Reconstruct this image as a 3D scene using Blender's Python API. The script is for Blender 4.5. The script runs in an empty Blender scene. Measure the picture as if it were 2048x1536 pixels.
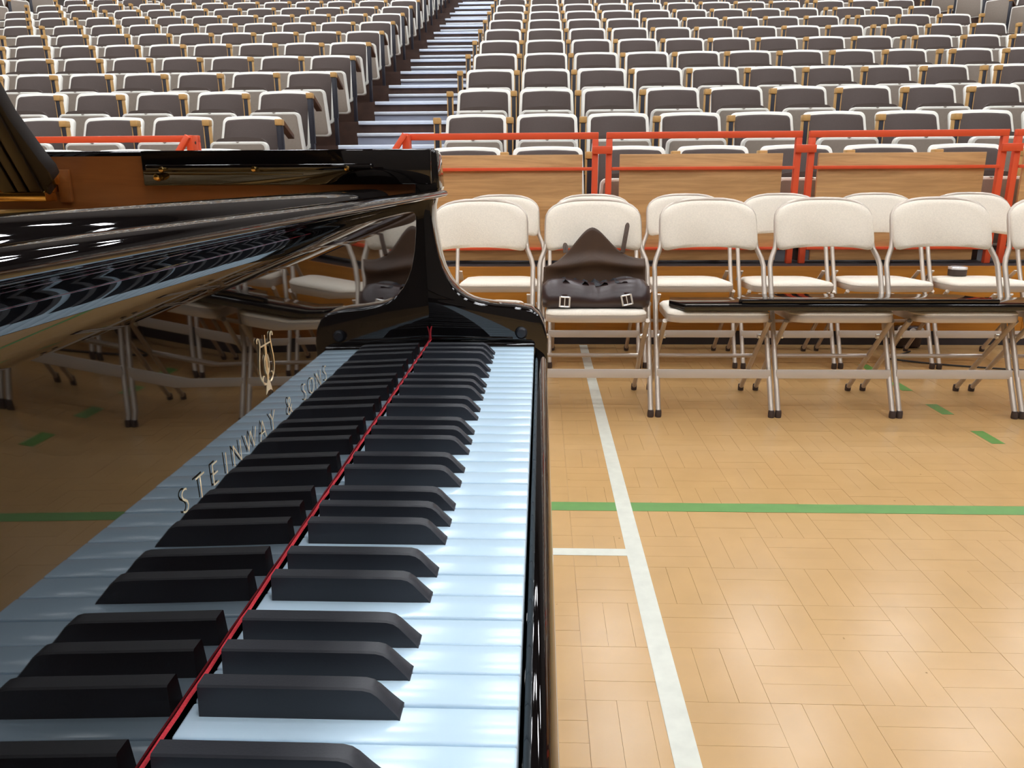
import bpy, bmesh, math, random
from mathutils import Vector, Matrix
random.seed(7)
S = bpy.context.scene
C = S.collection
PI = math.pi

# ------------------------------------------------------------------ camera
PITCH, YAW, ROLL = 0.26311583, 0.03799144, -0.00571171
CAM = Vector((0.00870883, -0.26851904, 0.95240371))
fw = Vector((-math.sin(YAW) * math.cos(PITCH), math.cos(YAW) * math.cos(PITCH), -math.sin(PITCH)))
r0 = Vector((math.cos(YAW), math.sin(YAW), 0)); u0 = r0.cross(fw)
rt = r0 * math.cos(ROLL) + u0 * math.sin(ROLL); up = -r0 * math.sin(ROLL) + u0 * math.cos(ROLL)
cam_d = bpy.data.cameras.new('camera'); cam_d.sensor_width = 36; cam_d.lens = 1538 / 2048 * 36
cam_d.clip_start = 0.01; cam_d.clip_end = 200
cam = bpy.data.objects.new('camera', cam_d); C.objects.link(cam)
M = Matrix((rt, up, -fw)).transposed().to_4x4(); M.translation = CAM
cam.matrix_world = M
S.camera = cam

def project(p):
    d = Vector(p) - CAM; z = d.dot(fw)
    if z <= 0.05: return None
    return 1024 + 1538 * d.dot(rt) / z, 768 - 1538 * d.dot(up) / z

# ------------------------------------------------------------------ light, exposure
W = bpy.data.worlds.new('world'); S.world = W; W.use_nodes = True
W.node_tree.nodes['Background'].inputs[0].default_value = (0.8, 0.85, 1, 1)
W.node_tree.nodes['Background'].inputs[1].default_value = 0.05
S.view_settings.view_transform = 'Standard'; S.view_settings.look = 'None'
S.view_settings.gamma = 1; S.view_settings.use_curve_mapping = False
S.view_settings.exposure = 0.0
LAMP_STRENGTH = 40
LAMP_COLOR = (0.93, 0.96, 1.0)
CEIL = 11.0

# ------------------------------------------------------------------ materials
MATS = {}
def mat(name, col, rough=0.5, metal=0.0, ior=1.5, coat=0.0, emis=None, estr=0, bump=None, noise=None, grain=None, spec=0.5, spots=None):
    """noise=(scale, amount) colour mottling; grain=(axis scale vector, amount, dark colour); bump=(scale,strength)"""
    if name in MATS: return MATS[name]
    m = bpy.data.materials.new(name); m.use_nodes = True
    nt = m.node_tree; N = nt.nodes; L = nt.links
    b = N['Principled BSDF']
    b.inputs['Base Color'].default_value = (*col, 1); b.inputs['Roughness'].default_value = rough
    b.inputs['Metallic'].default_value = metal; b.inputs['IOR'].default_value = ior
    b.inputs['Specular IOR Level'].default_value = spec
    b.inputs['Coat Weight'].default_value = coat; b.inputs['Coat Roughness'].default_value = 0.02
    if emis:
        b.inputs['Emission Color'].default_value = (*emis, 1); b.inputs['Emission Strength'].default_value = estr
    tc = N.new('ShaderNodeTexCoord')
    src = None
    if grain:
        sc, amt, dark = grain
        mp = N.new('ShaderNodeMapping'); mp.inputs['Scale'].default_value = sc
        L.new(tc.outputs['Object'], mp.inputs['Vector'])
        n = N.new('ShaderNodeTexNoise'); n.inputs['Scale'].default_value = 1; n.inputs['Detail'].default_value = 8
        n.inputs['Roughness'].default_value = 0.65; n.inputs['Distortion'].default_value = 0.6
        L.new(mp.outputs[0], n.inputs['Vector'])
        rp = N.new('ShaderNodeValToRGB'); rp.color_ramp.elements[0].position = 0.32; rp.color_ramp.elements[1].position = 0.68
        rp.color_ramp.elements[0].color = (*[c * (1 - amt) + d * amt for c, d in zip(col, dark)], 1)
        rp.color_ramp.elements[1].color = (*col, 1)
        L.new(n.outputs['Fac'], rp.inputs[0]); L.new(rp.outputs[0], b.inputs['Base Color']); src = rp.outputs[0]
    elif noise:
        n = N.new('ShaderNodeTexNoise'); n.inputs['Scale'].default_value = noise[0]; n.inputs['Detail'].default_value = 5
        L.new(tc.outputs['Object'], n.inputs['Vector'])
        rp = N.new('ShaderNodeValToRGB'); rp.color_ramp.elements[0].position = 0.3; rp.color_ramp.elements[1].position = 0.7
        rp.color_ramp.elements[0].color = (*[c * (1 - noise[1]) for c in col], 1)
        rp.color_ramp.elements[1].color = (*[min(1, c * (1 + noise[1] * .5)) for c in col], 1)
        L.new(n.outputs['Fac'], rp.inputs[0]); L.new(rp.outputs[0], b.inputs['Base Color'])
    if bump:
        n2 = N.new('ShaderNodeTexNoise'); n2.inputs['Scale'].default_value = bump[0]; n2.inputs['Detail'].default_value = 3
        L.new(tc.outputs['Object'], n2.inputs['Vector'])
        bp = N.new('ShaderNodeBump'); bp.inputs['Strength'].default_value = bump[1]; bp.inputs['Distance'].default_value = 0.002
        L.new(n2.outputs['Fac'], bp.inputs['Height']); L.new(bp.outputs[0], b.inputs['Normal'])
    MATS[name] = m
    return m

def floor_mat(name, col, var, rough):
    m = bpy.data.materials.new(name); m.use_nodes = True
    nt = m.node_tree; N = nt.nodes; L = nt.links; b = N['Principled BSDF']
    b.inputs['Roughness'].default_value = rough
    geo = N.new('ShaderNodeNewGeometry')
    n = N.new('ShaderNodeTexNoise'); n.inputs['Scale'].default_value = 9; n.inputs['Detail'].default_value = 6
    L.new(geo.outputs['Position'], n.inputs['Vector'])
    n3 = N.new('ShaderNodeTexNoise'); n3.inputs['Scale'].default_value = 0.9; n3.inputs['Detail'].default_value = 2
    L.new(geo.outputs['Position'], n3.inputs['Vector'])
    mx = N.new('ShaderNodeMath'); mx.operation = 'MULTIPLY_ADD'; mx.inputs[1].default_value = 0.45
    L.new(n3.outputs['Fac'], mx.inputs[0]); L.new(n.outputs['Fac'], mx.inputs[2])
    rp = N.new('ShaderNodeValToRGB'); rp.color_ramp.elements[0].position = 0.45; rp.color_ramp.elements[1].position = 1.0
    rp.color_ramp.elements[0].color = (*[c * (1 - var) for c in col], 1); rp.color_ramp.elements[1].color = (*col, 1)
    L.new(mx.outputs[0], rp.inputs[0])
    # scuffs: small dark flecks
    v = N.new('ShaderNodeTexNoise'); v.inputs['Scale'].default_value = 33; v.inputs['Detail'].default_value = 2
    L.new(geo.outputs['Position'], v.inputs['Vector'])
    r2 = N.new('ShaderNodeValToRGB'); r2.color_ramp.elements[0].position = 0.205; r2.color_ramp.elements[1].position = 0.235
    r2.color_ramp.elements[0].color = (0.45, 0.42, 0.4, 1); r2.color_ramp.elements[1].color = (1, 1, 1, 1)
    L.new(v.outputs['Fac'], r2.inputs[0])
    mm = N.new('ShaderNodeMix'); mm.data_type = 'RGBA'; mm.blend_type = 'MULTIPLY'; mm.inputs[0].default_value = 1
    L.new(rp.outputs[0], mm.inputs[6]); L.new(r2.outputs[0], mm.inputs[7]); L.new(mm.outputs[2], b.inputs['Base Color'])
    bp = N.new('ShaderNodeBump'); bp.inputs['Strength'].default_value = 0.12; bp.inputs['Distance'].default_value = 0.004
    L.new(n.outputs['Fac'], bp.inputs['Height']); L.new(bp.outputs[0], b.inputs['Normal'])
    MATS[name] = m
    return m

lacquer = mat('black_lacquer', (0.004, 0.003, 0.003), 0.02, ior=1.75, spec=0.5)
ivory = mat('white_key_plastic', (0.56, 0.72, 0.84), 0.16)
ebony = mat('ebony', (0.020, 0.021, 0.027), 0.42, bump=(900, .05))
felt = mat('red_felt', (0.62, 0.03, 0.045), 0.9, bump=(900, .4))
gold = mat('gold_paint', (0.46, 0.25, 0.07), 0.28, metal=0.75)
brass = mat('brass', (0.85, 0.55, 0.17), 0.18, metal=1.0)
brass_letter = mat('brass_inlay', (0.95, 0.78, 0.50), 0.30, metal=0.6)
mahogany = mat('mahogany_veneer', (0.30, 0.105, 0.028), 0.30, grain=((3, 3, 40), .6, (.12, .035, .008)))
propwood = mat('satin_black_wood', (0.018, 0.014, 0.012), 0.45)
end_wood = mat('dark_brown_wood', (0.13, 0.055, 0.022), 0.4)
seat_rim_m = mat('cream_plastic', (0.84, 0.81, 0.73), 0.38)
seat_pan_m = mat('taupe_plastic', (0.31, 0.25, 0.20), 0.5, noise=(60, .06))
cushion_m = mat('dark_grey_upholstery', (0.080, 0.058, 0.050), 0.9, bump=(700, .35), noise=(220, .10))
arm_wood = mat('blond_wood', (0.66, 0.38, 0.13), 0.42, grain=((40, 6, 40), .25, (.38, .2, .06)))
arm_black = mat('navy_black_metal', (0.016, 0.015, 0.024), 0.4)
red_paint = mat('red_orange_paint', (0.78, 0.095, 0.030), 0.38)
panel_wood = mat('panel_oak', (0.72, 0.41, 0.17), 0.45, grain=((1.6, 30, 24), .75, (.34, .16, .05)))
fascia_wood = mat('varnished_board', (0.56, 0.235, 0.030), 0.32, grain=((2.0, 30, 30), .55, (.30, .10, .012)))
deck_m = mat('dark_deck', (0.035, 0.028, 0.030), 0.6, noise=(8, .2))
riser_m = mat('dark_brown_riser', (0.060, 0.027, 0.017), 0.5, noise=(10, .3))
step_m = mat('blue_grey_tread', (0.40, 0.44, 0.56), 0.5, bump=(300, .3))
nosing_m = mat('aluminium_nosing', (0.80, 0.86, 0.95), 0.35, metal=0.15)
steel_m = mat('beige_enamelled_steel', (0.52, 0.44, 0.365), 0.28, metal=0.35)
bar_m = mat('pale_enamelled_bar', (0.62, 0.56, 0.50), 0.35, metal=0.3)
pad_m = mat('cream_fabric', (0.80, 0.715, 0.595), 0.95, bump=(420, .5), noise=(160, .07))
rubber = mat('brown_rubber', (0.055, 0.035, 0.028), 0.6)
leather = mat('dark_brown_leather', (0.040, 0.022, 0.020), 0.30, bump=(90, .15), noise=(14, .2))
leather_in = mat('brown_suede', (0.062, 0.028, 0.011), 0.55, noise=(10, .25))
silver = mat('silver', (0.9, 0.9, 0.9), 0.2, metal=0.5)
white_line_m = mat('white_court_paint', (0.58, 0.575, 0.49), 0.3, noise=(30, .08))
green_line_m = mat('green_court_paint', (0.10, 0.25, 0.055), 0.35, noise=(20, .08))
black_cloth = mat('black_lining', (0.012, 0.012, 0.016), 0.6)
cable_m = mat('black_cable', (0.02, 0.017, 0.016), 0.5)
seam_m = mat('parquet_seam', (0.40, 0.235, 0.10), 0.5)
wall_m = mat('hall_wall_paint', (0.10, 0.085, 0.075), 0.8, noise=(1.5, .08))
ceil_m = mat('hall_ceiling_paint', (0.06, 0.055, 0.055), 0.8, noise=(1.5, .08))
housing_m = mat('lamp_housing', (0.5, 0.5, 0.5), 0.5)
lamp_m = mat('lamp_diffuser', (0.9, 0.9, 0.9), 0.5, emis=LAMP_COLOR, estr=LAMP_STRENGTH)
slat_m = floor_mat('parquet_slat', (0.50, 0.30, 0.124), 0.10, 0.21)

# ------------------------------------------------------------------ mesh helpers
class MB:
    def __init__(s): s.v = []; s.f = []
    def add(s, v, f):
        o = len(s.v); s.v += [tuple(p) for p in v]; s.f += [tuple(i + o for i in q) for q in f]; return s
    def box(s, x0, x1, y0, y1, z0, z1):
        return s.add([(x0, y0, z0), (x1, y0, z0), (x1, y1, z0), (x0, y1, z0), (x0, y0, z1), (x1, y0, z1), (x1, y1, z1), (x0, y1, z1)],
                     [(0, 3, 2, 1), (4, 5, 6, 7), (0, 1, 5, 4), (1, 2, 6, 5), (2, 3, 7, 6), (3, 0, 4, 7)])
    def bar(s, a, b, w, h, upv=(0, 0, 1)):
        a = Vector(a); b = Vector(b); d = (b - a).normalized(); r = d.cross(Vector(upv)).normalized(); u = r.cross(d)
        v = [p + r * sx * w / 2 + u * sz * h / 2 for p in (a, b) for sx, sz in ((-1, -1), (1, -1), (1, 1), (-1, 1))]
        return s.add(v, [(0, 1, 2, 3), (7, 6, 5, 4), (0, 4, 5, 1), (1, 5, 6, 2), (2, 6, 7, 3), (3, 7, 4, 0)])
    def prism(s, prof, axis, a, b):
        """prof: list of 2-D points in the two other axes (order x,z / y,z / x,y), extruded along axis from a to b"""
        n = len(prof)
        def P(p, t): return {'y': (p[0], t, p[1]), 'x': (t, p[0], p[1]), 'z': (p[0], p[1], t)}[axis]
        v = [P(p, a) for p in prof] + [P(p, b) for p in prof]
        f = [(i, (i + 1) % n, (i + 1) % n + n, i + n) for i in range(n)]
        return s.add(v, f + [tuple(range(n))[::-1], tuple(range(n, 2 * n))])
    def tube(s, pts, r, n=8, closed=False, flat=None):
        pts = [Vector(p) for p in pts]; k = len(pts); v = []; prev = None
        for i, p in enumerate(pts):
            if closed: t = pts[(i + 1) % k] - pts[i - 1]
            else: t = pts[min(i + 1, k - 1)] - pts[max(i - 1, 0)]
            t.normalize()
            if prev is None:
                a = Vector((0, 0, 1)) if abs(t.z) < .9 else Vector((0, 1, 0))
                nx = t.cross(a).normalized()
            else:
                nx = (prev - t * prev.dot(t)).normalized()
            ny = t.cross(nx); prev = nx
            rr = r[i] if isinstance(r, (list, tuple)) else r
            for j in range(n):
                A = 2 * PI * j / n; v.append(p + nx * math.cos(A) * rr + ny * math.sin(A) * rr)
        f = []
        for i in range(k if closed else k - 1):
            i2 = (i + 1) % k
            for j in range(n): f.append((i * n + j, i * n + (j + 1) % n, i2 * n + (j + 1) % n, i2 * n + j))
        if not closed: f += [tuple(range(n))[::-1], tuple(range((k - 1) * n, k * n))]
        return s.add(v, f)
    def lathe(s, prof, c, n=20, axis='z'):
        v = []; f = []; k = len(prof)
        for r, h in prof:
            for j in range(n):
                A = 2 * PI * j / n; a, b = math.cos(A) * r, math.sin(A) * r
                v.append({'z': (c[0] + a, c[1] + b, c[2] + h), 'y': (c[0] + a, c[1] + h, c[2] + b), 'x': (c[0] + h, c[1] + a, c[2] + b)}[axis])
        for i in range(k - 1):
            for j in range(n): f.append((i * n + j, i * n + (j + 1) % n, (i + 1) * n + (j + 1) % n, (i + 1) * n + j))
        f += [tuple(range(n))[::-1], tuple(range((k - 1) * n, k * n))]
        return s.add(v, f)
    def loft(s, loops, cap=True):
        n = len(loops[0]); v = [p for l in loops for p in l]; f = []
        for i in range(len(loops) - 1):
            for j in range(n): f.append((i * n + j, i * n + (j + 1) % n, (i + 1) * n + (j + 1) % n, (i + 1) * n + j))
        if cap: f += [tuple(range(n))[::-1], tuple(range((len(loops) - 1) * n, len(loops) * n))]
        return s.add(v, f)
    def sheet(s, fn, nu, nv):
        v = [fn(i / nu, j / nv) for i in range(nu + 1) for j in range(nv + 1)]
        f = [(i * (nv + 1) + j, (i + 1) * (nv + 1) + j, (i + 1) * (nv + 1) + j + 1, i * (nv + 1) + j + 1) for i in range(nu) for j in range(nv)]
        return s.add(v, f)
    def mesh(s, name, m, bevel=0, seg=2, smooth=40, bevel_angle=30):
        me = bpy.data.meshes.new(name); me.from_pydata(s.v, [], s.f)
        bm = bmesh.new(); bm.from_mesh(me); bmesh.ops.recalc_face_normals(bm, faces=bm.faces)
        if bevel:
            es = [e for e in bm.edges if len(e.link_faces) == 2 and e.calc_face_angle(0) > math.radians(bevel_angle)]
            bmesh.ops.bevel(bm, geom=es, offset=bevel, segments=seg, affect='EDGES', profile=0.5, clamp_overlap=True)
        bm.to_mesh(me); bm.free()
        if smooth:
            me.polygons.foreach_set('use_smooth', [True] * len(me.polygons)); me.set_sharp_from_angle(angle=math.radians(smooth))
        me.materials.append(m); return me
    def obj(s, name, m, parent=None, **k): return link(name, s.mesh(name, m, **k), parent)

def link(name, me, parent=None, loc=None, rotz=None):
    o = bpy.data.objects.new(name, me); C.objects.link(o)
    if parent: o.parent = parent
    if loc is not None: o.location = loc
    if rotz is not None: o.rotation_euler = (0, 0, rotz)
    return o
def tag(o, label=None, cat=None, group=None, kind=None):
    if label: o['label'] = label
    if cat: o['category'] = cat
    if group: o['group'] = group
    if kind: o['kind'] = kind
    return o
def thing(name, label, cat, loc=(0, 0, 0), rotz=0, group=None):
    o = bpy.data.objects.new(name, None); C.objects.link(o); o.location = loc; o.rotation_euler = (0, 0, rotz)
    o.empty_display_size = .1
    return tag(o, label, cat, group)
def struct(name, mb, m, parent=None, **k):
    o = mb.obj(name, m, parent, **k)
    return tag(o, kind='structure') if not parent else o
def rrect(w, h, r, n=5, cx=0, cz=0, taper=0, arch=0):
    """rounded rectangle outline (x,z), z from -h/2..h/2; taper: extra half width at the bottom; arch: top rise in the middle"""
    p = []
    for (sx, sz, a0) in ((1, 1, 0), (-1, 1, 90), (-1, -1, 180), (1, -1, 270)):
        for i in range(n + 1):
            A = math.radians(a0 + 90 * i / n)
            p.append([sx * (w / 2 - r) + r * math.cos(A), sz * (h / 2 - r) + r * math.sin(A)])
    q = []
    k = len(p)
    for i in range(k):
        a, b = p[i], p[(i + 1) % k]; q.append(a)
        if abs(a[1] - b[1]) < 1e-6 and abs(a[0] - b[0]) > r:
            for t in range(1, 6): q.append([a[0] + (b[0] - a[0]) * t / 6, a[1]])
    out = []
    for x, z in q:
        t = .5 - z / h; x2 = x * (1 + taper * 2 * t / w)
        z2 = z + (arch * (1 - (2 * x / w) ** 2) if z > 0 else 0)
        out.append((x2 + cx, z2 + cz))
    return out
def bez(p0, p1, p2, p3, n):
    o = []
    for i in range(n + 1):
        t = i / n; a = (1 - t) ** 3; b = 3 * (1 - t) ** 2 * t; c = 3 * (1 - t) * t * t; d = t ** 3
        o.append(tuple(a * p0[k] + b * p1[k] + c * p2[k] + d * p3[k] for k in range(len(p0))))
    return o

# ================================================================== THE HALL
BACK = 21.5
HX = 16.0
fl = struct('floor', MB().box(-HX, HX, -14, BACK, -0.2, -0.0025), seam_m, smooth=0)
B = 0.172
def slat_box(mb, i, j, k):
    x0, y0 = 0.441 + i * B, 0.98 + j * B; g = 0.0003; w = B / 3
    if (i + j) % 2 == 0: a = (x0 + g, x0 + B - g, y0 + k * w + g, y0 + (k + 1) * w - g)
    else: a = (x0 + k * w + g, x0 + (k + 1) * w - g, y0 + g, y0 + B - g)
    dz = random.uniform(-.0002, .0002)
    mb.box(a[0], a[1], a[2], a[3], -0.0024, dz); return ((a[0] + a[1]) / 2, (a[2] + a[3]) / 2)
me_x = MB().box(-B / 2 + .0003, B / 2 - .0003, -B / 6 + .0003, B / 6 - .0003, -.0024, 0).mesh('plank', slat_m, smooth=0)
me_y = MB().box(-B / 6 + .0003, B / 6 - .0003, -B / 2 + .0003, B / 2 - .0003, -.0024, 0).mesh('plank', slat_m, smooth=0)
cells = []
for i in range(-50, 40):
    for j in range(-26, 19):
        for k in range(3):
            x0, y0 = 0.441 + i * B, 0.98 + j * B; w = B / 3
            c = (x0 + B / 2, y0 + (k + .5) * w) if (i + j) % 2 == 0 else (x0 + (k + .5) * w, y0 + B / 2)
            q = project((c[0], c[1], 0))
            vis = q is not None and -20 < q[0] < 2070 and 0 < q[1] < 1556 and c[0] > 0.03
            cells.append((c[1] + abs(c[0]) * .2 if vis else 1e9, i, j, k, c))
cells.sort(key=lambda t: t[0])
rest = MB()
for n, (d, i, j, k, c) in enumerate(cells):
    if n < 300 and d < 1e8: link('plank', me_x if (i + j) % 2 == 0 else me_y, fl, (c[0], c[1], random.uniform(-.0002, .0002)))
    else: slat_box(rest, i, j, k)
o = rest.obj('parquet_planks', slat_m, fl, smooth=0); o['kind'] = 'stuff'
struct('floor_surround', MB().box(-HX, -8.17, -14, 4.1, -.0024, 0).box(7.33, HX, -14, 4.1, -.0024, 0).box(-8.16, 7.32, -14, -3.5, -.0024, 0), slat_m, smooth=0)

# painted court lines
tag(MB().box(0.236, 0.282, -3.4, 4.148, 0.0004, 0.0009).obj('court_line', white_line_m, smooth=0), 'long white painted line running from the bleachers past the piano', 'floor line')
tag(MB().box(-1.6, 0.236, 1.553, 1.591, 0.0004, 0.0009).obj('court_line', white_line_m, smooth=0), 'short white painted line meeting the long white line at right angles', 'floor line')
tag(MB().box(-6.0, 0.236, 1.832, 1.892, 0.0004, 0.0009).box(0.282, 6.0, 1.832, 1.892, .0004, .0009).obj('court_line', green_line_m, smooth=0), 'long green painted line crossing the white line', 'floor line')
for n, y in enumerate((2.452, 2.812, 3.175, 3.535)):
    tag(MB().box(1.66, 1.708, y, y + .146, 0.0004, 0.0009).obj('line_dash', green_line_m, smooth=0),
        ['short green dash on open floor, closest to the long green line', 'short green dash just before the front chair feet, second from green line',
         'short green dash under the folding chairs, third from green line', 'short green dash under the back row chairs, fourth from green line'][n], 'floor line', 'green dashed line on the floor')

# ceiling, walls
struct('ceiling', MB().box(-HX, HX, -14, BACK, CEIL, CEIL + .2), ceil_m, smooth=0)
struct('wall_back', MB().box(-HX, HX, BACK, BACK + .2, 0, CEIL), wall_m, smooth=0)
struct('wall_front', MB().box(-HX, HX, -14.2, -14, 0, CEIL), wall_m, smooth=0)
struct('wall_left', MB().box(-HX - .2, -HX, -14, BACK, 0, CEIL), wall_m, smooth=0)
struct('wall_right', MB().box(HX, HX + .2, -14, BACK, 0, CEIL), wall_m, smooth=0)
lamp_h = MB().box(-.75, .75, -.32, .32, -.02, .16).mesh('housing', housing_m, bevel=.01)
lamp_d = MB().box(-.70, .70, -.27, .27, -.04, -.018).mesh('diffuser', lamp_m, smooth=0)
for ix in range(8):
    for iy in range(9):
        x, y = -13 + ix * 3.7, -12 + iy * 3.7
        t = thing('ceiling_lamp', 'wide rectangular white lamp mounted flat under the hall ceiling', 'lamp', (x, y, CEIL - .16), 0, 'rows of hall ceiling lamps')
        link('housing', lamp_h, t); link('diffuser', lamp_d, t)

# ------------------------------------------------------------------ tiered seating
P_, R_, Y0_, Z0_ = 0.8495, 0.2584, 4.75, 1.126
NROW = 18
DECK0 = 0.455
AX0, AX1 = -1.80, -0.80          # aisle
tiers = []
FRONT = 4.153
def tier_front(k): return FRONT if k == 0 else Y0_ + P_ * k - 0.44
for k in range(NROW):
    z = DECK0 + R_ * k; y = tier_front(k)
    y2 = tier_front(k + 1) + .02 if k < NROW - 1 else BACK
    if k == 0:
        t = struct('seating_tier', MB().box(-11, 11, y + .02, y2, 0.0, z - .02), deck_m, smooth=0)
        for x in range(-4, 4): MB().box(x * 2.75, x * 2.75 + 2.748, y, y + .02, .085, z).obj('fascia_board', fascia_wood, t, bevel=.003)
        MB().box(-11, 11, y + .02, y2, z - .02, z - .001).obj('deck_board', deck_m, t, smooth=0)
    else:
        t = struct('seating_tier', MB().box(-11, 11, y, y2, z - R_ - .1, z), riser_m, smooth=0)
        MB().box(AX0, AX1, y - .022, y + .03, z - .030, z + .004).obj('nosing', nosing_m, t, bevel=.004)
    if k < NROW - 1:
        yn = tier_front(k + 1)
        s = MB().box(AX0 + .05, AX1 - .02, yn - .30, yn - .001, z + .001, z + R_ / 2).obj('aisle_step', step_m, t, bevel=.003)
        MB().box(AX0 + .05, AX1 - .02, yn - .325, yn - .27, z + R_ / 2 - .026, z + R_ / 2 + .004).obj('step_nosing', nosing_m, s, bevel=.004)
    tiers.append(t)

# ---- one tip-up seat, facing -y; origin on its deck, back top at z = H
SH = Z0_ - DECK0          # 0.671
SW = 0.435
LEAN = 0.40
def tilt(loop, dy=0): return [(x, (z - SH) * LEAN + dy, z) for x, z in loop]
bo = rrect(SW, .47, .035, cz=SH - .235, taper=.015, arch=.010)
bi = rrect(SW - .046, .424, .026, cz=SH - .235, taper=.014, arch=.010)
bi2 = rrect(SW - .072, .40, .03, cz=SH - .235, taper=.014, arch=.012)
back_shell = MB().loft([tilt(bo, .034), tilt(bo, 0), tilt(bi, -.004)]).mesh('back_shell', seat_rim_m, bevel=.006, bevel_angle=50)
back_cush = MB().loft([tilt(bi, .004), tilt(bi, -.009), tilt(bi2, -.016)]).mesh('back_cushion', cushion_m, smooth=60)
PZ = SH - .185            # top of the folded seat pan
pw, ph = SW - .035, .40
def ptilt(loop, dy): return [(x, -.325 - (z - PZ) * .12 + dy, z) for x, z in loop]
po = rrect(pw, ph, .035, cz=PZ - ph / 2, taper=.022)
pi_ = rrect(pw - .032, ph - .032, .025, cz=PZ - ph / 2, taper=.022)
pan_rim = MB().loft([ptilt(po, .050), ptilt(po, -.006), ptilt(pi_, -.010)]).mesh('seat_rim', seat_rim_m, bevel=.005, bevel_angle=50)
pan = MB().loft([ptilt(pi_, .004), ptilt(pi_, -.0125)]).mesh('seat_pan', seat_pan_m, bevel=.004)
pc0 = rrect(pw - .03, ph - .01, .04, cz=PZ + .022 - ph / 2, taper=.02, arch=.016)
pc1 = rrect(pw - .07, ph - .05, .04, cz=PZ + .022 - ph / 2, taper=.02, arch=.012)
seat_cush = MB().loft([ptilt(pc0, .051), ptilt(pc0, .074), ptilt(pc1, .090)]).mesh('seat_cushion', cushion_m, smooth=60)
notch = MB().prism([(-.013, PZ - .0015), (.013, PZ - .0015), (0, PZ - .010)], 'y', -.3345, -.330).mesh('seat_catch', seat_pan_m, smooth=0)
AXO = -SW / 2 - .043
arm_cap = MB().box(AXO - .026, AXO + .026, -.223, -.165, SH - .072, SH - .030).mesh('arm_rest', arm_wood, bevel=.005)
end_bar = MB().prism([(-.164, SH - .072), (-.164, SH - .032), (.05, SH - .120), (.05, SH - .152)], 'x', AXO - .024, AXO + .024).mesh('arm_bar', end_wood, bevel=.003)
arm_panel = MB().box(AXO - .024, AXO + .024, -.211, -.172, SH - .42, SH - .0725).mesh('arm_panel', arm_wood, bevel=.002)
arm_panel_dark = MB().box(AXO - .020, AXO + .020, -.211, -.172, SH - .42, SH - .0725).mesh('arm_panel', arm_black, bevel=.002)
arm_post = MB().prism([(-.216, SH - .0732), (-.2112, SH - .0732), (-.2112, SH - .421), (-.172, SH - .421), (-.172, .001), (-.216, .001)], 'x', AXO - .015, AXO + .015).mesh('arm_post', arm_black, bevel=.002)
bracket = MB().prism([(-.25, .001), (-.13, .001), (-.13, .16), (-.17, .26), (-.22, .26), (-.25, .20)], 'x', -.03, .03).mesh('mount_bracket', riser_m, smooth=0)
RO = ['front', 'second', 'third', 'fourth', 'fifth', 'sixth', 'seventh', 'eighth', 'ninth', 'tenth', 'eleventh', 'twelfth', 'thirteenth', 'fourteenth', 'fifteenth', 'sixteenth', 'seventeenth', 'eighteenth']
NO = ['first', 'second', 'third', 'fourth', 'fifth', 'sixth', 'seventh', 'eighth', 'ninth']
def add_seat(x, y, z, rotz, label, group, right_arm=False, bar=False):
    t = thing('tip_up_seat', label, 'seat', (x, y, z), rotz, group)
    link('back_shell', back_shell, t); link('back_cushion', back_cush, t); link('seat_rim', pan_rim, t); link('seat_pan', pan, t)
    link('seat_cushion', seat_cush, t); link('seat_catch', notch, t); link('mount_bracket', bracket, t)
    for s in ((0, 1) if right_arm else (0,)):
        for nm, me in (('arm_rest', arm_cap), ('arm_panel', arm_panel_dark if bar and s == right_arm else arm_panel), ('arm_post', arm_post)):
            link(nm, me, t, (-2 * AXO, 0, 0) if s else None)
        if bar and (s or not right_arm): link('arm_bar', end_bar, t, (-2 * AXO, 0, 0) if s else None)
    return t
blocks = []   # (left edges ordered from the aisle / gap, phrase)
A_ = [.853 + .5106 * i for i in range(-3, 6)]
B_ = [4.05 + .5106 * j for j in range(3)]
L_ = [-2.31 - .517 * j for j in range(9)]
C_ = [-7.13 - .517 * j for j in range(3)]
for k in range(NROW):
    y, z = Y0_ + P_ * k, DECK0 + R_ * k
    drift = -.012 * k
    for edges, frm, blk, dr in ((A_, 'from the aisle steps', 'block behind the folding chairs', 0), (B_, 'past the block gap', 'beyond the folding chair block', 0),
                                (L_, 'from the aisle steps', 'block behind the piano', drift), (C_, 'past the block gap', 'beyond the piano block', drift)):
        for n, e in enumerate(edges):
            cx = e + SW / 2 + dr
            vis = False
            for dx in (-.3, .25):
                for dz in (0.15, .67):
                    q = project((cx + dx, y - .1, z + dz))
                    if q and -4 < q[0] < 2052 and q[1] > -4: vis = True
            if not vis or (k > 12 and (n > 0 or edges is B_ or edges is C_)): continue
            ra = (edges is A_ and n == 8) or (edges is L_ and n == 0) or (edges is B_ and n == 2) or (edges is C_ and n == 0)
            add_seat(cx, y, z, 0, 'grey padded seat, %s %s, %s row up, %s' % (NO[n], frm, RO[k], blk), 'tip-up seats in rows on the tiers', ra, edges is L_ and n == 0)
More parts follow.
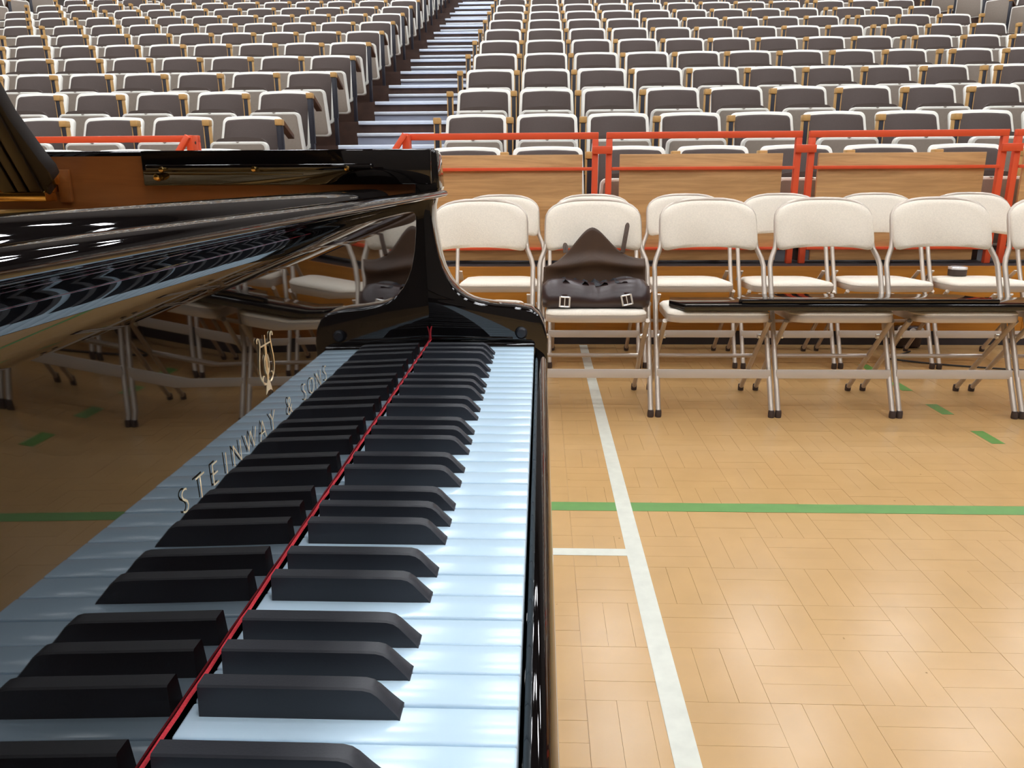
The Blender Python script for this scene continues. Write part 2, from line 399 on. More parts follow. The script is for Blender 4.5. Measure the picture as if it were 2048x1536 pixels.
# corner blocks, seats turned inwards
def corner(px, zc, lvl, side, n):
    f_ = 1538.0
    z = DECK0 + R_ * lvl
    lat = (px - 1024) / f_ * zc
    u_ = (z + SH - CAM.z - zc * fw.z - lat * rt.z) / up.z
    p = CAM + fw * zc + rt * lat + up * u_; p.z = 0
    rz = (-PI / 4 if side > 0 else PI / 4)
    d = Vector((math.cos(rz), math.sin(rz), 0)); back = Vector((-d.y, d.x, 0))
    ct = tag(MB().box(-.38, 2.4, -.42, .44, -.9, -.002).obj('corner_tier', riser_m, smooth=0), kind='structure') if side > 0 else tag(MB().box(-2.4, .38, -.42, .44, -.9, -.002).obj('corner_tier', riser_m, smooth=0), kind='structure')
    ct.location = (p.x, p.y, z); ct.rotation_euler = (0, 0, rz)
    for j in range(2):
        q = p + d * (.56 * j * side)
        lab = 'grey seat turned inwards, %s place, %s row up, corner block %s' % (NO[j], RO[lvl], 'past folding chairs' if side > 0 else 'past the piano')
        add_seat(q.x, q.y, z, rz, lab, 'tip-up seats in the corner blocks', side < 0 and j == 0, True)
for n, (px, zc, lvl) in enumerate(((2068, 12.3, 10), (2014, 13.05, 11), (1955, 13.8, 12), (1905, 14.5, 13))): corner(px, zc, lvl, 1, n)
for n, (px, zc, lvl) in enumerate(((-24, 13.1, 11), (20, 13.85, 12), (70, 14.55, 13))): corner(px, zc, lvl, -1, n)

# ------------------------------------------------------------------ red rails with wooden panels
RY = 4.323
def rail(x0, x1, px0, px1, label, aisle_end=0, clamp=True):
    t = thing('rail_frame', label, 'railing', ((x0 + x1) / 2, RY, DECK0), 0, 'red rails with wooden panels before the seats')
    c = (x0 + x1) / 2; a, b = x0 - c, x1 - c; p0, p1 = px0 - c, px1 - c; w = .034
    MB().box(a, b, -.017, .017, 1.157 - DECK0, 1.193 - DECK0).obj('top_rail', red_paint, t, bevel=.003)
    for x in (a, b - w):
        MB().box(x, x + w, -.016, .016, 0, 1.157 - DECK0).obj('post', red_paint, t, bevel=.003)
    MB().box(a + w, b - w, -.026, -.010, .985 - DECK0, 1.003 - DECK0).obj('middle_rail', red_paint, t, bevel=.002)
    MB().box(a + w, b - w, -.026, -.010, .535 - DECK0, .551 - DECK0).obj('lower_rail', red_paint, t, bevel=.002)
    MB().box(p0, p1, -.009, .010, .474 - DECK0, 1.073 - DECK0).obj('panel', panel_wood, t, bevel=.002)
    if clamp:
        MB().box(b - .036, b + .079, -.030, -.017, 1.075 - DECK0, 1.118 - DECK0).obj('clamp', red_paint, t, bevel=.003)
    if aisle_end:
        s = aisle_end; xe = a + .018 if s < 0 else b - .018
        e = MB().box(xe - .018, xe + .018, -.10, -.018, 1.04 - DECK0, 1.190 - DECK0).obj('end_plate', red_paint, t, bevel=.003)
        for yy in (1.15, 1.10): MB().lathe([(.0085, 0), (.0085, .004)], (xe + (.016 if s > 0 else -.016), -.06, yy - DECK0), 14, 'x').obj('hole_disc', riser_m, e)  # dark discs painted in for the shade inside the plate's two holes
        MB().bar((xe - s * .0, -.105, 1.185 - DECK0), (xe - .16, -.12, .96 - DECK0), .03, .03, (0, 1, 0)).obj('brace', red_paint, t, bevel=.002)
rail(-.77, .333, -.70, .245, 'red rail with panel standing at the foot of the aisle steps, behind the bag', -1)
rail(.378, 1.473, .457, 1.375, 'red rail with panel second from the aisle, clamped on both sides')
rail(1.514, 2.605, 1.575, 2.500, 'red rail with panel third from the aisle, behind the black boards')
rail(2.646, 3.737, 2.71, 3.64, 'red rail with panel fourth from the aisle steps', 0, False)
rail(-3.07, -1.966, -3.0, -2.05, 'red rail with panel across the aisle, behind the grand piano', 1, False)

# ================================================================== FOLDING CHAIRS
def chair_frame():
    P = []
    for s in (-1, 1):
        side = [(s * .2285, .000, .012), (s * .2285, .090, .185), (s * .2285, .215, .440), (s * .2285, .232, .475), (s * .2285, .280, .585), (s * .222, .292, .612), (s * .203, .312, .655), (s * .198, .325, .690), (s * .197, .352, .765)]
        P.append(side)
    arc = [(.197 - .0, .352, .765)]
    n = 14
    arch = []
    for i in range(1, n):
        A = PI * i / n
        arch.append((.197 * math.copysign(abs(math.cos(A)) ** .72, math.cos(A)), .352 + .034 * math.sin(A) ** .8, .765 + .088 * math.sin(A) ** .85))
    return P[1] + arch + P[0][::-1]
def pad_outline(k=1.0, nb=18):
    # back pad outline in (x, z): arch on top, bottom edge bowed up; k scales it about its middle
    w = .201; o = []
    for i in range(nb + 1):
        A = PI * i / nb; c = math.cos(A)
        o.append((w * math.copysign(abs(c) ** .72, c) if 0 < i < nb else w * c, .765 + (.0885 * math.sin(A) ** .85 if 0 < i < nb else 0)))
    zb = .648
    o += [(-w - .002, .72), (-w - .002, .685), (-w + .003, zb + .012), (-w + .012, zb + .002), (-w + .026, zb)]
    o += [(x * w, zb + .013 * (1 - x * x)) for x in (-.6, -.2, .2, .6)]
    o += [(w - .026, zb), (w - .012, zb + .002), (w - .003, zb + .012), (w + .002, .685), (w + .002, .72)]
    return [(x * k, .745 + (z - .745) * k) for x, z in o]
def by(z): return .300 + (z - .63) * .40
def cur(x): return .028 * (1 - (x / .2) ** 2)
fr_m = MB().tube(chair_frame(), .0105, 10).mesh('frame', steel_m, smooth=60)
po0 = pad_outline(.965); po1 = pad_outline(1); po2 = pad_outline(.965); po3 = pad_outline(.80)
def pl(o, d): return [(x, by(z) + cur(x) * .6 - .002 + d, z) for x, z in o]
pad_back_m = MB().loft([pl(po0, -.002), pl(po1, -.010), pl(po1, -.018), pl(po2, -.030), pl(po3, -.036)]).mesh('backrest', pad_m, smooth=70)
sh_m = MB().loft([pl(po0, -.0015), pl(po0, .006)]).mesh('back_shell', steel_m, smooth=40)
def seat_out(w0, w1, d0, d1, n=6, r=.06):
    o = []
    for (sx, sy, a0, w) in ((1, 1, 0, w1), (-1, 1, 90, w1), (-1, -1, 180, w0), (1, -1, 270, w0)):
        for i in range(n + 1):
            A = math.radians(a0 + 90 * i / n); yy = d1 - r if sy > 0 else d0 + r
            o.append((sx * (w / 2 - r) + r * math.cos(A), yy + r * math.sin(A)))
    return o
so = seat_out(.405, .385, .0, .39); si = seat_out(.385, .365, .012, .378)
si2 = seat_out(.33, .31, .04, .35)
def sl(o, z): return [(x, y, z + (.012 * (1 - y / .39))) for x, y in o]
seat_fr_m = MB().loft([sl(so, .378), sl(so, .407)]).mesh('seat_frame', steel_m, bevel=.003)
seat_pad_m = MB().loft([sl(so, .4075), sl(so, .413), sl(si, .423), sl(si2, .428)]).mesh('seat', pad_m, smooth=60)
leg_m = [MB().tube([(s * .209, .42, .012), (s * .209, .28, .165), (s * .209, .062, .388)], .0100, 10).mesh('rear_leg', steel_m, smooth=60) for s in (-1, 1)]
fbar_m = MB().box(-.231, .231, .064, .073, .147, .184).mesh('front_stretcher', bar_m, bevel=.002)
rbar_m = MB().tube([(-.209, .243, .203), (.209, .243, .203)], .009, 8).mesh('rear_stretcher', steel_m)
foot_m = MB().lathe([(.0120, 0), (.0132, .004), (.0132, .02), (.0115, .030)], (0, 0, 0), 12).mesh('foot', rubber)
pivot_m = MB().lathe([(.010, -.022), (.010, .022)], (0, 0, 0), 12, 'x').mesh('pivot', silver)
link_m = [MB().bar((s * .213, .232, .47), (s * .213, .30, .415), .006, .02, (1, 0, 0)).mesh('hinge_link', steel_m) for s in (-1, 1)]
def folding_chair(x, y, rz, label, group):
    t = thing('folding_chair', label, 'chair', (x, y, 0), rz, group)
    for nm, me in (('frame', fr_m), ('backrest', pad_back_m), ('back_shell', sh_m), ('seat_frame', seat_fr_m), ('seat', seat_pad_m), ('rear_leg', leg_m[0]), ('rear_leg', leg_m[1]),
                   ('front_stretcher', fbar_m), ('rear_stretcher', rbar_m), ('hinge_link', link_m[0]), ('hinge_link', link_m[1])):
        link(nm, me, t)
    for s in (-1, 1):
        link('foot', foot_m, t, (s * .2285, .002, 0)); link('foot', foot_m, t, (s * .209, .418, 0)); link('pivot', pivot_m, t, (s * .212, .15, .307))
    return t
FY = 2.757
fx = [-.253, .232, .7205, 1.2055, 1.6910, 2.1765]
fl_lab = ['cream padded folding chair in front row, between the piano and the bag chair', 'cream padded folding chair in front row holding the brown leather bag',
          'cream padded folding chair in front row, next to the bag chair, under board end', 'cream padded folding chair in front row, second past the bag chair, under the black boards',
          'cream padded folding chair in front row, third past the bag chair, under the black boards', 'cream padded folding chair in front row, fourth past the bag chair']
for x, l in zip(fx, fl_lab): folding_chair(x, FY + random.uniform(-.004, .004), 0, l, 'cream folding chairs in two rows')
bx_ = [-.205, .285, .775, 1.272, 1.765, 2.255]
bk_lab = ['cream padded folding chair in back row, behind the chair beside the piano', 'cream padded folding chair in back row, behind the bag chair',
          'cream padded folding chair in back row, empty, one past the bag chair', 'cream padded folding chair in back row, empty, two past the bag chair',
          'cream padded folding chair in back row, empty, three past the bag chair', 'cream padded folding chair in back row with a round tin on the seat']
for x, l in zip(bx_, bk_lab): folding_chair(x, 3.588 + random.uniform(-.006, .006), 0, l, 'cream folding chairs in two rows')

# ------------------------------------------------------------------ leather bag on the second chair
bag = thing('leather_bag', 'dark brown leather satchel with open flap and two silver buckles on chair', 'bag', (.232, FY, .4395), 0)
def bag_body():
    loops = []; nx = 22
    for i in range(nx + 1):
        u = -1 + 2 * i / nx; x = u * .213
        edge = max(0, 1 - abs(u) ** 6) ** .5
        dent = math.exp(-((u - .02) / .16) ** 2)
        h = (.118 - .022 * math.exp(-((u) / .45) ** 2)) * (.72 + .28 * edge)
        d0 = .045 + .03 * (1 - edge)                 # front y
        lp = []
        prof = [(d0 + .012, 0), (d0 - .002, .010), (d0 - .008, .035), (d0 + .004 + .018 * dent, .060), (d0 + .022 + .022 * dent, .085), (d0 + .050, h - .008), (d0 + .068, h),
                (d0 + .095, h - .012), (.19, h - .03), (.215, h - .02), (.225, h), (.235, .07), (.235, .02), (.225, 0)]
        for k, (y, z) in enumerate(prof): lp.append((x * (1 + .02 * math.sin(z * 30)), y, min(z, h + .01)))
        loops.append(lp)
    return MB().loft(loops)
o = bag_body().obj('body', leather, bag, smooth=70)
MB().sheet(lambda a, b: (-.135 + .27 * a, .085 + .10 * b, .100 - .012 * math.sin(PI * a) + .010 * math.sin(a * 23 + b * 9) + .006 * math.sin(a * 41)), 24, 8).obj('lining', black_cloth, bag, smooth=60)
def flap_top(u):
    pk = math.exp(-(abs(u + .06) / .50) ** 1.8)
    return .160 + .150 * pk + .018 * u
def flap(a, b):
    u = -1 + 2 * a; h = flap_top(u); z = .055 + (h - .055) * b
    w = .215 * (1 - .02 * b)
    fold = .018 * math.exp(-((z - (.150 + .02 * math.exp(-(u / .5) ** 2))) / .022) ** 2)
    y = .205 + .42 * max(0, z - .06) * .42 - fold - .03 * (1 - abs(u)) * b * .6 + .012 * math.sin(u * 3)
    return (u * w, y, z)
f = MB().sheet(flap, 40, 18).obj('flap', leather_in, bag, smooth=70)
sm = f.modifiers.new('thickness', 'SOLIDIFY'); sm.thickness = .004; sm.offset = 1
def strap(x0, z0, x1, z1, y0, y1, w, name):
    d = Vector((x1 - x0, 0, z1 - z0)).normalized(); nrm = Vector((d.z, 0, -d.x)); L = math.hypot(x1 - x0, z1 - z0)
    out = [(-w / 2, 0), (w / 2, 0), (w / 2, L - .014), (w * .33, L - .004), (0, L), (-w * .33, L - .004), (-w / 2, L - .014)]
    v0 = [(x0 + d.x * b + nrm.x * a, y0 + (y1 - y0) * b / L, z0 + d.z * b + nrm.z * a) for a, b in out]
    v1 = [(x, y - .004, z) for x, y, z in v0]
    s_ = MB().loft([v0, v1]).obj(name, leather_in, bag, bevel=.001)
    for t in (.35, .5, .65): 
        MB().lathe([(.002, 0), (.002, .001)], (x0 + d.x * L * t, y0 + (y1 - y0) * t - .0045, z0 + d.z * L * t), 8, 'y').obj('strap_hole', black_cloth, s_)
strap(.118, .205, .143, .325, .235, .295, .019, 'strap'); strap(-.118, .205, -.122, .245, .235, .262, .022, 'strap')
for (cx, cz, ro) in ((-.127, .030, .05), (.120, .038, -.22)):
    R = Matrix.Rotation(ro, 3, 'Y')
    b_ = MB()
    def P(x, y, z):
        v = R @ Vector((x, 0, z)); return (cx + v.x, .028 + y, cz + v.z)
    for s in (-1, 1):
        b_.tube([P(s * .019, 0, -.021), P(s * .019, 0, .021)], .0036, 8); b_.tube([P(-.0165, 0, s * .019), P(.0165, 0, s * .019)], .0036, 8)
    for s in (-.006, .006): pass
    b_.tube([P(0, -.002, -.019), P(0, -.002, .019)], .0022, 8)
    b_.obj('buckle', silver, bag)['label'] = 'silver strap buckle'
    MB().box(cx - .011, cx + .011, .0305, .034, cz - .017, cz + .03).obj('buckle_strap', leather, bag, bevel=.001)
for sx in (-.098, .105):
    MB().lathe([(.004, 0), (.004, .004)], (sx, .212, .160), 10, 'y').obj('rivet', black_cloth, bag)

# ------------------------------------------------------------------ black boards lying over the seats
t = thing('piano_base_board', 'long black lacquered board lying lowest across the front row seats', 'board', (0, 0, .4405), 0)
MB().prism([(.530, FY + .10), (.575, FY - .01), (2.42, FY - .01), (2.47, FY + .10), (2.47, FY + .185), (.545, FY + .185)], 'z', 0, .024).obj('board', lacquer, t, bevel=.003)
t2 = thing('music_desk', 'glossy black music desk lying on the longer black board', 'board', (0, 0, .465), 0)
MB().prism([(.790, FY + .02), (1.800, FY + .02), (1.70, FY + .17), (1.42, FY + .19), (.98, FY + .19), (.84, FY + .17)], 'z', 0, .014).obj('panel', lacquer, t2, bevel=.003)
MB().box(.80, 1.79, FY + .005, FY + .0195, 0, .018).obj('ledge', lacquer, t2, bevel=.003)
# round tin on back row seat, box and cable on the floor
t = thing('round_tin', 'short dark round tin with silver lid on back row seat', 'tin', (2.222, 3.588 + .33, .4325), 0)
MB().lathe([(.043, 0), (.045, .003), (.045, .032), (.043, .034)], (0, 0, 0), 24).obj('body', rubber, t)
MB().lathe([(.043, .0345), (.047, .0345), (.047, .044), (.044, .047), (.036, .047), (.035, .042)], (0, 0, 0), 24).obj('lid', silver, t)
t = thing('cable_box', 'small dark glossy box with silver knobs on floor beside wooden fascia', 'box', (2.09, 4.10, 0.0005), 0)
MB().box(-.075, .075, -.03, .03, 0, .125).obj('body', leather, t, bevel=.02, seg=3)
for x, z, r in ((-.05, .11, .026), (.01, .10, .020), (.05, .105, .022)): MB().lathe([(r, -.04), (r * .95, -.048), (r * .6, -.052)], (x, 0, z), 16, 'y').obj('knob', silver, t)
tag(MB().tube(bez((2.06, 3.98, .005), (1.95, 3.86, .005), (1.80, 3.82, .005), (1.90, 3.775, .005), 14)[:-1] + bez((1.90, 3.775, .005), (2.0, 3.70, .005), (2.2, 3.58, .005), (2.9, 3.45, .005), 20), .0045, 8).obj('floor_cable', cable_m), 'black cable trailing over the floor under the back row chairs', 'cable')

# ================================================================== GRAND PIANO
KZ = 0.725; KW = 0.0235
piano = thing('grand_piano', 'glossy black concert grand piano with open lid, seen along its keyboard', 'piano', (-.6, .14, 0), 0)
OFF = Vector((.6, -.14, 0))
def pp(mb, name, m, parent=None, **k):
    o = mb.obj(name, m, parent or piano, **k)
    if parent is None: o.location = OFF
    return o
YT0, YT1 = .793, .848          # treble rim
YB0, YB1 = -.522, -.467        # bass rim
# arms + straight rims (profile in x,z)
armp = [(.015, .615), (.019, .64), (.019, .703), (.018, .735), (.014, .752), (.007, .765), (-.004, .773), (-.027, .777), (-.055, .779), (-.076, .782), (-.088, .7855), (-.097, .790), (-.106, .797),
        (-.114, .806), (-.121, .8175), (-.127, .831), (-.1315, .847), (-.135, .865), (-.1375, .882), (-.139, .898), (-.1385, .915), (-.135, .928), (-.129, .9355), (-.1275, .940), (-.1305, .982), (-.134, .989)]
rimx = -1.05
tre = armp + [(rimx, .989), (rimx, .60), (-.02, .60)]
pp(MB().prism(tre, 'y', YT0, YT1), 'rim', lacquer, bevel=.0035, seg=3, bevel_angle=50, smooth=30)
pp(MB().prism(armp + [(-2.3, .989), (-2.3, .60), (-.02, .60)], 'y', YB0, YB1), 'rim', lacquer, bevel=.0035, seg=3, bevel_angle=50, smooth=30)
# bent side and tail
out = bez((rimx, YT1 - .0), (-1.45, .848), (-1.50, .42), (-1.95, .30), 16) + bez((-1.95, .30), (-2.45, .17), (-2.62, .10), (-2.62, -.18), 14)[1:] + bez((-2.62, -.18), (-2.62, -.50), (-2.5, -.522), (-2.3, -.522), 10)[1:]
inn = []
for i, p in enumerate(out):
    a = Vector(out[max(i - 1, 0)]); b = Vector(out[min(i + 1, len(out) - 1)]); d = (b - a).normalized(); inn.append(p)
# inner offset (to the piano's inside)
inn = []
for i, p in enumerate(out):
    a = Vector(out[max(i - 1, 0)]); b = Vector(out[min(i + 1, len(out) - 1)]); d = (b - a).normalized()
    inn.append((p[0] - d.y, p[1] + d.x, d)); 
inn = [(out[i][0] + (-q[2].y) * .055, out[i][1] + q[2].x * .055) for i, q in enumerate(inn)]
loops = [[(a[0], a[1], .60), (a[0], a[1], .989), (b[0], b[1], .989), (b[0], b[1], .60)] for a, b in zip(out, inn)]
pp(MB().loft(loops), 'bent_side', lacquer, bevel=.003, bevel_angle=60, smooth=35)
# key bed / bottom
pp(MB().box(-.55, .010, YB1, YT0, .600, .660), 'key_bed', lacquer, bevel=.004)
# soundboard + gold plate
def inside(z0, z1, x_front):
    poly = [(x_front, YT0 - .001), (rimx, YT0 - .001)] + inn[1:-1] + [(-2.3, YB1 + .001), (x_front, YB1 + .001)]
    return MB().prism(poly, 'z', z0, z1)
pp(inside(.62, .70, -.56), 'sound_board', mahogany, smooth=0)
pl_ = pp(inside(.86, .890, -.30), 'iron_plate', gold, bevel=.004, bevel_angle=50)
for pts, r in (([(-.335, -.40, .905), (-.335, .30, .908), (-.36, .56, .910), (-.46, .70, .912), (-.60, .755, .912), (-.9, .77, .908)], .016),
               ([(-.52, .775, .908), (-.66, .72, .915), (-.80, .64, .915), (-1.0, .55, .912)], .013),
               ([(-.40, .10, .905), (-.9, .12, .93), (-1.9, .02, .91)], .016), ([(-.40, .42, .905), (-.8, .44, .925), (-1.4, .40, .91)], .014), ([(-.40, -.2, .905), (-1.0, -.22, .93), (-2.2, -.2, .91)], .016)):
    sp = []
    for a in range(len(pts) - 1):
        p0 = pts[max(a - 1, 0)]; p1 = pts[a]; p2 = pts[a + 1]; p3 = pts[min(a + 2, len(pts) - 1)]
        for q in range(8):
            s_ = q / 8; sp.append(tuple((-.012 if c == 2 else 0) + .5 * (2 * p1[c] + (p2[c] - p0[c]) * s_ + (2 * p0[c] - 5 * p1[c] + 4 * p2[c] - p3[c]) * s_ ** 2 + (3 * p1[c] - p0[c] - 3 * p2[c] + p3[c]) * s_ ** 3) for c in range(3)))
    sp.append((pts[-1][0], pts[-1][1], pts[-1][2] - .012))
    MB().tube(sp, r, 10).obj('plate_rib', gold, pl_, smooth=60)
sm_ = MB()
for i in range(90):
    u = i / 89; y = -.42 + 1.12 * u; L_ = 1.75 - 1.35 * u ** .8
    sm_.tube([(-.345, y, .9005), (-.345 - L_, y - .10 * (1 - u) * 0, .9015)], .0006, 4)
o = sm_.obj('strings', brass_letter, pl_, smooth=0); o['kind'] = 'stuff'
# inner veneer on the treble rim and the black side board with its slide rail
pp(MB().box(-1.04, -.16, YT0 - .004, YT0 - .0005, .88, .982), 'inner_veneer', mahogany, smooth=0)
pp(MB().box(-.523, -.136, YT0 - .016, YT0 - .0045, .9435, .9885), 'side_board', lacquer, bevel=.002)
sr = pp(MB().box(-.514, -.212, YT0 - .026, YT0 - .0165, .9625, .9705), 'slide_rail', lacquer, bevel=.0022, seg=3)
for x in (-.490, -.367, -.244): MB().lathe([(.0032, 0), (.0040, -.003), (.003, -.006), (.001, -.0065)], (x, YT0 - .026, .9640), 12, 'y').obj('rail_screw', brass, sr)
MB().lathe([(.005, 0), (.0055, -.006), (.004, -.010), (.002, -.011)], (-.500, YT0 - .0165, .9545), 14, 'y').obj('desk_pin', brass, sr)
# fallboard: flat front, cove, bull nose, groove
cove = bez((-.150, .898), (-.150, .918), (-.136, .9265), (-.121, .9275), 14)
nose = bez((-.121, .9275), (-.1155, .9280), (-.1150, .9335), (-.120, .9355), 8)[1:]
FBZ = KZ + .0055
fbp = [(-.1464, FBZ), (-.1484, .81), (-.1494, .865)] + cove + nose + [(-.128, .9362), (-.136, .9360), (-.144, .9345), (-.150, .931), (-.153, .926), (-.172, .926), (-.172, FBZ)]
fb = pp(MB().prism(fbp, 'y', YB1 + .0015, YT0 - .0015), 'fallboard', lacquer, smooth=28)
# back roll (rounded rail behind the fallboard)
roll = [(-.1735, .88)] + bez((-.1735, .915), (-.1735, .932), (-.183, .9392), (-.205, .9392), 10) + bez((-.205, .9392), (-.245, .9385), (-.280, .932), (-.290, .90), 12)[1:] + [(-.290, .88)]
pp(MB().prism(roll, 'y', YB1 + .02, .70), 'lock_rail', lacquer, smooth=28)
pp(MB().box(-.289, -.1735, YB1 + .001, YT0 - .0165, .66, .879), 'pin_block', lacquer, smooth=0)
# key slip with rounded top, key blocks
ks = [(.0016, .66), (.0016, .708)] + bez((.0016, .708), (.0016, .714), (.006, .7155), (.010, .7135), 5)[1:] + bez((.010, .7135), (.015, .711), (.0183, .704), (.0183, .695), 6)[1:] + [(.0183, .672), (.0165, .668), (.0165, .664), (.0190, .660), (.0190, .640), (.016, .632), (.016, .615), (.0035, .615)]
pp(MB().prism(ks, 'y', YB1 + .001, YT0 - .001), 'key_slip', lacquer, smooth=35)
for a, b in ((33 * KW + .0008, YT0 - .0005), (YB1 + .0005, -19 * KW - .0008)):
    pp(MB().box(-.1460, .0015, a, b, .665, KZ + .004), 'key_block', lacquer, bevel=.003, seg=3)
for x in (-.018,): 
    pp(MB().lathe([(.0085, 0), (.0085, -.004), (.006, -.007), (.003, -.0075)], (x, YT0, .741), 18, 'y'), 'stop_button', ebony)
pp(MB().prism([(-.145, KZ + .006), (-.03, KZ + .006), (-.03, KZ + .010), (-.145, KZ + .010)], 'y', YT0 - .004, YT0 - .0002), 'cheek_trim', lacquer, bevel=.001)
# keys
names = []
for n in range(-19, 33): names.append('CDEFGAB'[(n + 3) % 7])    # n = 0 is F
wk = MB().box(-.1465, 0, .00045, KW - .00045, KZ - .020, KZ).mesh('white_key', ivory, bevel=.0013, seg=3, smooth=50)
for i, n in enumerate(range(-19, 33)):
    o = link('white_key', wk, piano, OFF + Vector((0, n * KW, random.uniform(-.00025, .00025))))
def bk_mesh():
    h0, h1 = .0060, .0047; zt = .0142; v = []; xb = -.1400
    # sections along x: (x, z top, half width top)
    secs = [(xb, zt, h1), (-.075, zt, h1), (-.0675, zt - .0002, h1), (-.0640, zt - .0011, h1), (-.0612, zt - .0032, h1), (-.0570, zt - .0078, h1 + .0002), (-.0528, zt - .0122, h1 + .0006), (-.0515, -.002, h0)]
    loops = []
    for x, z, h in secs:
        z = max(z, .0003)
        hb = h0
        loops.append([(x, -hb, -.002), (x, -h, z - .0008), (x, -h + .0009, z), (x, h - .0009, z), (x, h, z - .0008), (x, hb, -.002)])
    return MB().loft(loops).mesh('black_key', ebony, smooth=35)
bk = bk_mesh()
offs = {'C': -.0031, 'D': .0016, 'F': -.0040, 'G': -.0010, 'A': .0015}
for n in range(-19, 32):
    nm = 'FGABCDE'[n % 7]
    if nm in offs and n + 1 < 33:
        link('black_key', bk, piano, OFF + Vector((0, (n + 1) * KW + offs[nm], KZ + .0004)))
# red felt strip along the bottom of the fallboard
pts = [(-.1456 + random.uniform(-.0002, .0002), YB1 + .004 + (YT0 - .008 - YB1) * i / 120, .7312 + random.uniform(-.0002, .0002)) for i in range(121)]
pts += [(-.1457, YT0 - .0035, .7330), (-.1462, YT0 - .003, .738), (-.1459, YT0 - .003, .743), (-.1452, YT0 - .0028, .7465), (-.1440, YT0 - .0028, .7505)]
pp(MB().tube(pts, [.0010] * 118 + [.0012] * (len(pts) - 119) + [.0008], 6), 'felt_strip', felt)
# lettering on the fallboard
def letters(txt, y0, y1, z0, h):
    n = len(txt); grp = []
    widths = {'I': .35, ' ': .75, 'W': 1.25, 'N': 1.0}
    pos = []; cur_ = 0
    for ch in txt:
        w = widths.get(ch, .85); pos.append(cur_ + w / 2); cur_ += w + .62
    tot = cur_ - .62
    for ch, p in zip(txt, pos):
        if ch == ' ': continue
        cd = bpy.data.curves.new('letter', 'FONT'); cd.body = ch; cd.align_x = 'CENTER'; cd.size = 1; cd.resolution_u = 4; cd.offset = -.018
        ob = bpy.data.objects.new('tmp', cd); C.objects.link(ob)
        bpy.context.view_layer.update()
        me = bpy.data.meshes.new_from_object(ob.evaluated_get(bpy.context.evaluated_depsgraph_get()))
        bpy.data.objects.remove(ob); bpy.data.curves.remove(cd)
        zs = [v.co.y for v in me.vertices]; xs = [v.co.x for v in me.vertices]
        s_ = h / (max(zs) - min(zs)); zm = min(zs); xm = (min(xs) + max(xs)) / 2
        yc = y0 + (y1 - y0) * p / tot
        for v in me.vertices:
            v.co = (-.1478, yc + (v.co.x - xm) * s_, z0 + (v.co.y - zm) * s_)
        me.materials.clear(); me.materials.append(brass_letter)
        link('letter', me, fb)
letters('STEINWAY & SONS', .036, .274, .8095, .0112)
# lyre emblem
em = MB(); yc, zb = .157, .832
def E3(y, z): return (-.1488, yc + y, zb + z)
for s in (-1, 1):
    em.tube([E3(s * a, b) for a, b in bez((.003, .006), (.018, .010), (.010, .022), (.0085, .030), 10)], .00045, 5)
    em.tube([E3(s * a, b) for a, b in bez((.0085, .030), (.0085, .035), (.0135, .035), (.0125, .0315), 8)], .00045, 5)
    em.tube([E3(s * a, b) for a, b in bez((.003, .006), (.010, .005), (.009, .013), (.0055, .011), 8)], .0004, 5)
    em.tube([E3(s * .0012, .008), E3(s * .0012, .028)], .00025, 4)
em.tube([E3(-.008, .0285), E3(.008, .0285)], .0005, 5); em.tube([E3(0, .007), E3(0, .034)], .0003, 4)
em.tube([E3(math.cos(a) * .0036, .017 + math.sin(a) * .006) for a in [2 * PI * i / 14 for i in range(14)]], .0004, 5, closed=True)
em.prism([(yc - .0052, zb), (yc - .002, zb + .0015), (yc + .002, zb + .0015), (yc + .0052, zb), (yc + .0024, zb + .0062), (yc, zb + .0085), (yc - .0024, zb + .0062)], 'x', -.1499, -.1486)
em.obj('lyre_emblem', brass_letter, fb)
# lid, prop stick, bracket
ALP = math.radians(43)
lx0, lx1 = -2.66, -.36
hy, hz = YB0 + .01, .998
def LP(x, d, h): return (x, hy + d * math.cos(ALP) - h * math.sin(ALP), hz + d * math.sin(ALP) + h * math.cos(ALP))
lid_out = [(lx1, 0), (lx1, 1.39), (rimx, 1.39)] + [(p[0], p[1] - YB0 + .02) for p in out[1:-4]] + [(-2.55, 0)]
loops = [[LP(x, d, 0) for x, d in lid_out], [LP(x, d, .022) for x, d in lid_out]]
pp(MB().loft(loops), 'lid', lacquer, bevel=.004, bevel_angle=50)
pp(MB().add([LP(x, d, h) for x in (lx1 - .42, lx1) for d in (0.01, 1.39) for h in (.0235, .043)], [(0, 1, 3, 2), (4, 6, 7, 5), (0, 4, 5, 1), (2, 3, 7, 6), (0, 2, 6, 4), (1, 5, 7, 3)]), 'lid_flap', lacquer, bevel=.003)
dirv = Vector((0, -.545, .838)).normalized(); side = Vector((1, 0, 0)); nrm = side.cross(dirv)
base = Vector((-.672, YT0 - .024, .938))
def stick(x0, x1, d0, d1, t, name, parent=None, b=.003):
    v = []
    for L_ in (d0, d1):
        for sx, st in ((x0, -t / 2), (x1, -t / 2), (x1, t / 2), (x0, t / 2)):
            v.append(base + dirv * L_ + side * sx + nrm * st)
    return pp(MB().add(v, [(0, 1, 2, 3), (7, 6, 5, 4), (0, 4, 5, 1), (1, 5, 6, 2), (2, 6, 7, 3), (3, 7, 4, 0)]), name, propwood, parent, bevel=b)
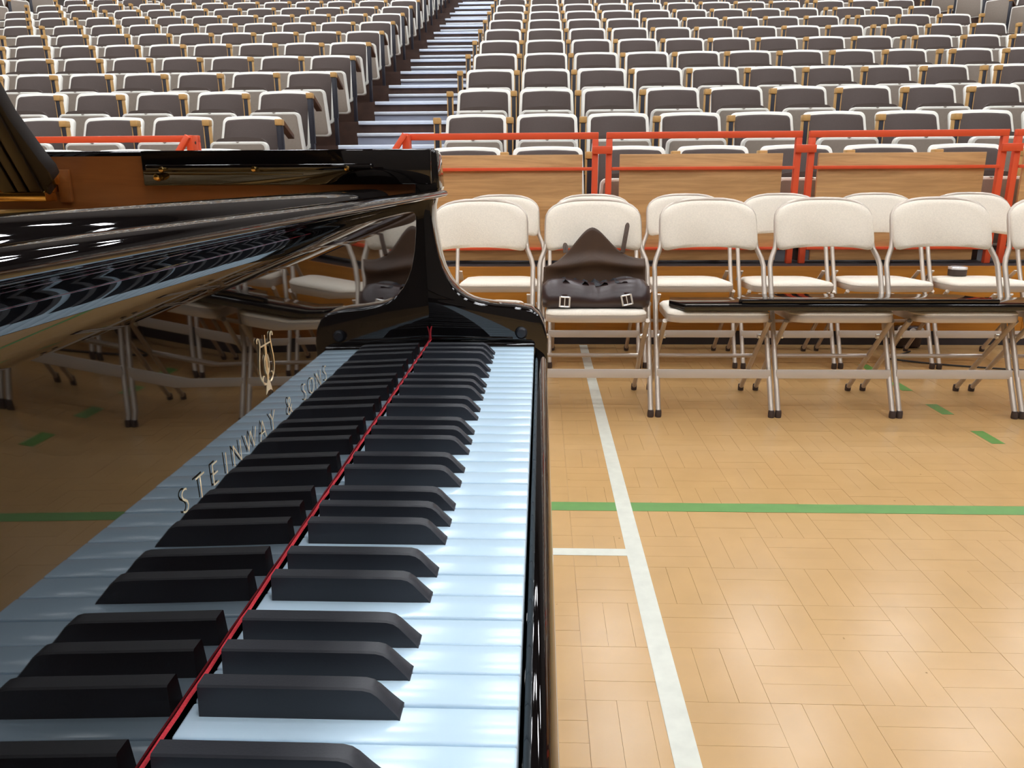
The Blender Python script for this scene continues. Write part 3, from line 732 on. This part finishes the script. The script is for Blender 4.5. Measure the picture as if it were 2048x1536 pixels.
# main stick: body widened above the hinge, in nested strips
prof = [(-.033, .000), (.030, .000), (.031, .012), (.044, .022), (.045, .034), (.040, .052), (.036, .075), (.030, .11), (.028, .88), (-.033, .88)]
v0 = [base + side * a + dirv * b - nrm * .011 for a, b in prof]; v1 = [base + side * a + dirv * b + nrm * .011 for a, b in prof]
st = pp(MB().loft([v0, v1]), 'lid_prop', propwood, bevel=.0025)
for a, b in ((-.031, -.012), (-.008, .004), (.008, .024)):
    v = []
    for L_ in (.008, .60):
        for sx, tt in ((a, .0112), (b, .0112), (b, .0155), (a, .0155)): v.append(base + dirv * L_ + side * sx + nrm * tt * 1)
    w_ = []
    for L_ in (.008, .60):
        for sx, tt in ((a, -.0112), (b, -.0112), (b, -.0155), (a, -.0155)): w_.append(base + dirv * L_ + side * sx + nrm * tt)
    F6 = [(0, 1, 2, 3), (7, 6, 5, 4), (0, 4, 5, 1), (1, 5, 6, 2), (2, 6, 7, 3), (3, 7, 4, 0)]
    MB().add(v, F6).add(w_, F6).obj('prop_strip', propwood, st, bevel=.001)
br = pp(MB().box(-.728, -.644, YT0 - .042, YT0 - .0165, .9245, .936), 'prop_bracket', brass, bevel=.0015)
MB().prism([(YT0 - .040, .936), (YT0 - .006, .936), (YT0 - .006, .966), (YT0 - .020, .962)], 'x', -.650, -.6455).obj('bracket_cheek', brass, br, bevel=.0008)
MB().prism([(YT0 - .040, .936), (YT0 - .006, .936), (YT0 - .006, .962), (YT0 - .020, .958)], 'x', -.7285, -.7245).obj('bracket_cheek', brass, br, bevel=.0008)
MB().lathe([(.0045, -.72), (.0045, -.642), (.0065, -.6415), (.0065, -.637), (.003, -.636)], (0, YT0 - .022, .952), 12, 'x').obj('hinge_pin', brass, br)
pp(MB().box(-.645, -.628, YT0 - .010, YT0 - .0045, .922, .965), 'bracket_plate', mahogany, bevel=.001)
# legs, casters, pedal lyre (under the case)
for (x, y) in ((-.22, .70), (-.22, -.38), (-2.25, -.20)):
    lg = pp(MB().loft([[(x + sx * w, y + sy * w, z) for sx, sy in ((-1, -1), (1, -1), (1, 1), (-1, 1))] for z, w in ((.13, .045), (.16, .042), (.45, .058), (.54, .072), (.5995, .078))]), 'leg', lacquer, bevel=.006)
    MB().box(x - .02, x + .02, y - .03, y + .03, .085, .1295).obj('caster_fork', brass, lg, bevel=.003)
    MB().lathe([(.050, -.014), (.053, -.010), (.053, .010), (.050, .014)], (x, y, .0535), 24, 'x').obj('caster_wheel', brass, lg)
ly = pp(MB().box(-.50, -.38, .02, .30, .12, .17), 'pedal_lyre', lacquer, bevel=.006)
for y in (.08, .24): MB().tube([(-.44, y, .17), (-.44, y, .5995)], .016, 12).obj('lyre_post', lacquer, ly)
for y in (.08, .16, .24): MB().box(-.38, -.24, y - .018, y + .018, .125, .135).obj('pedal', brass, ly, bevel=.003)
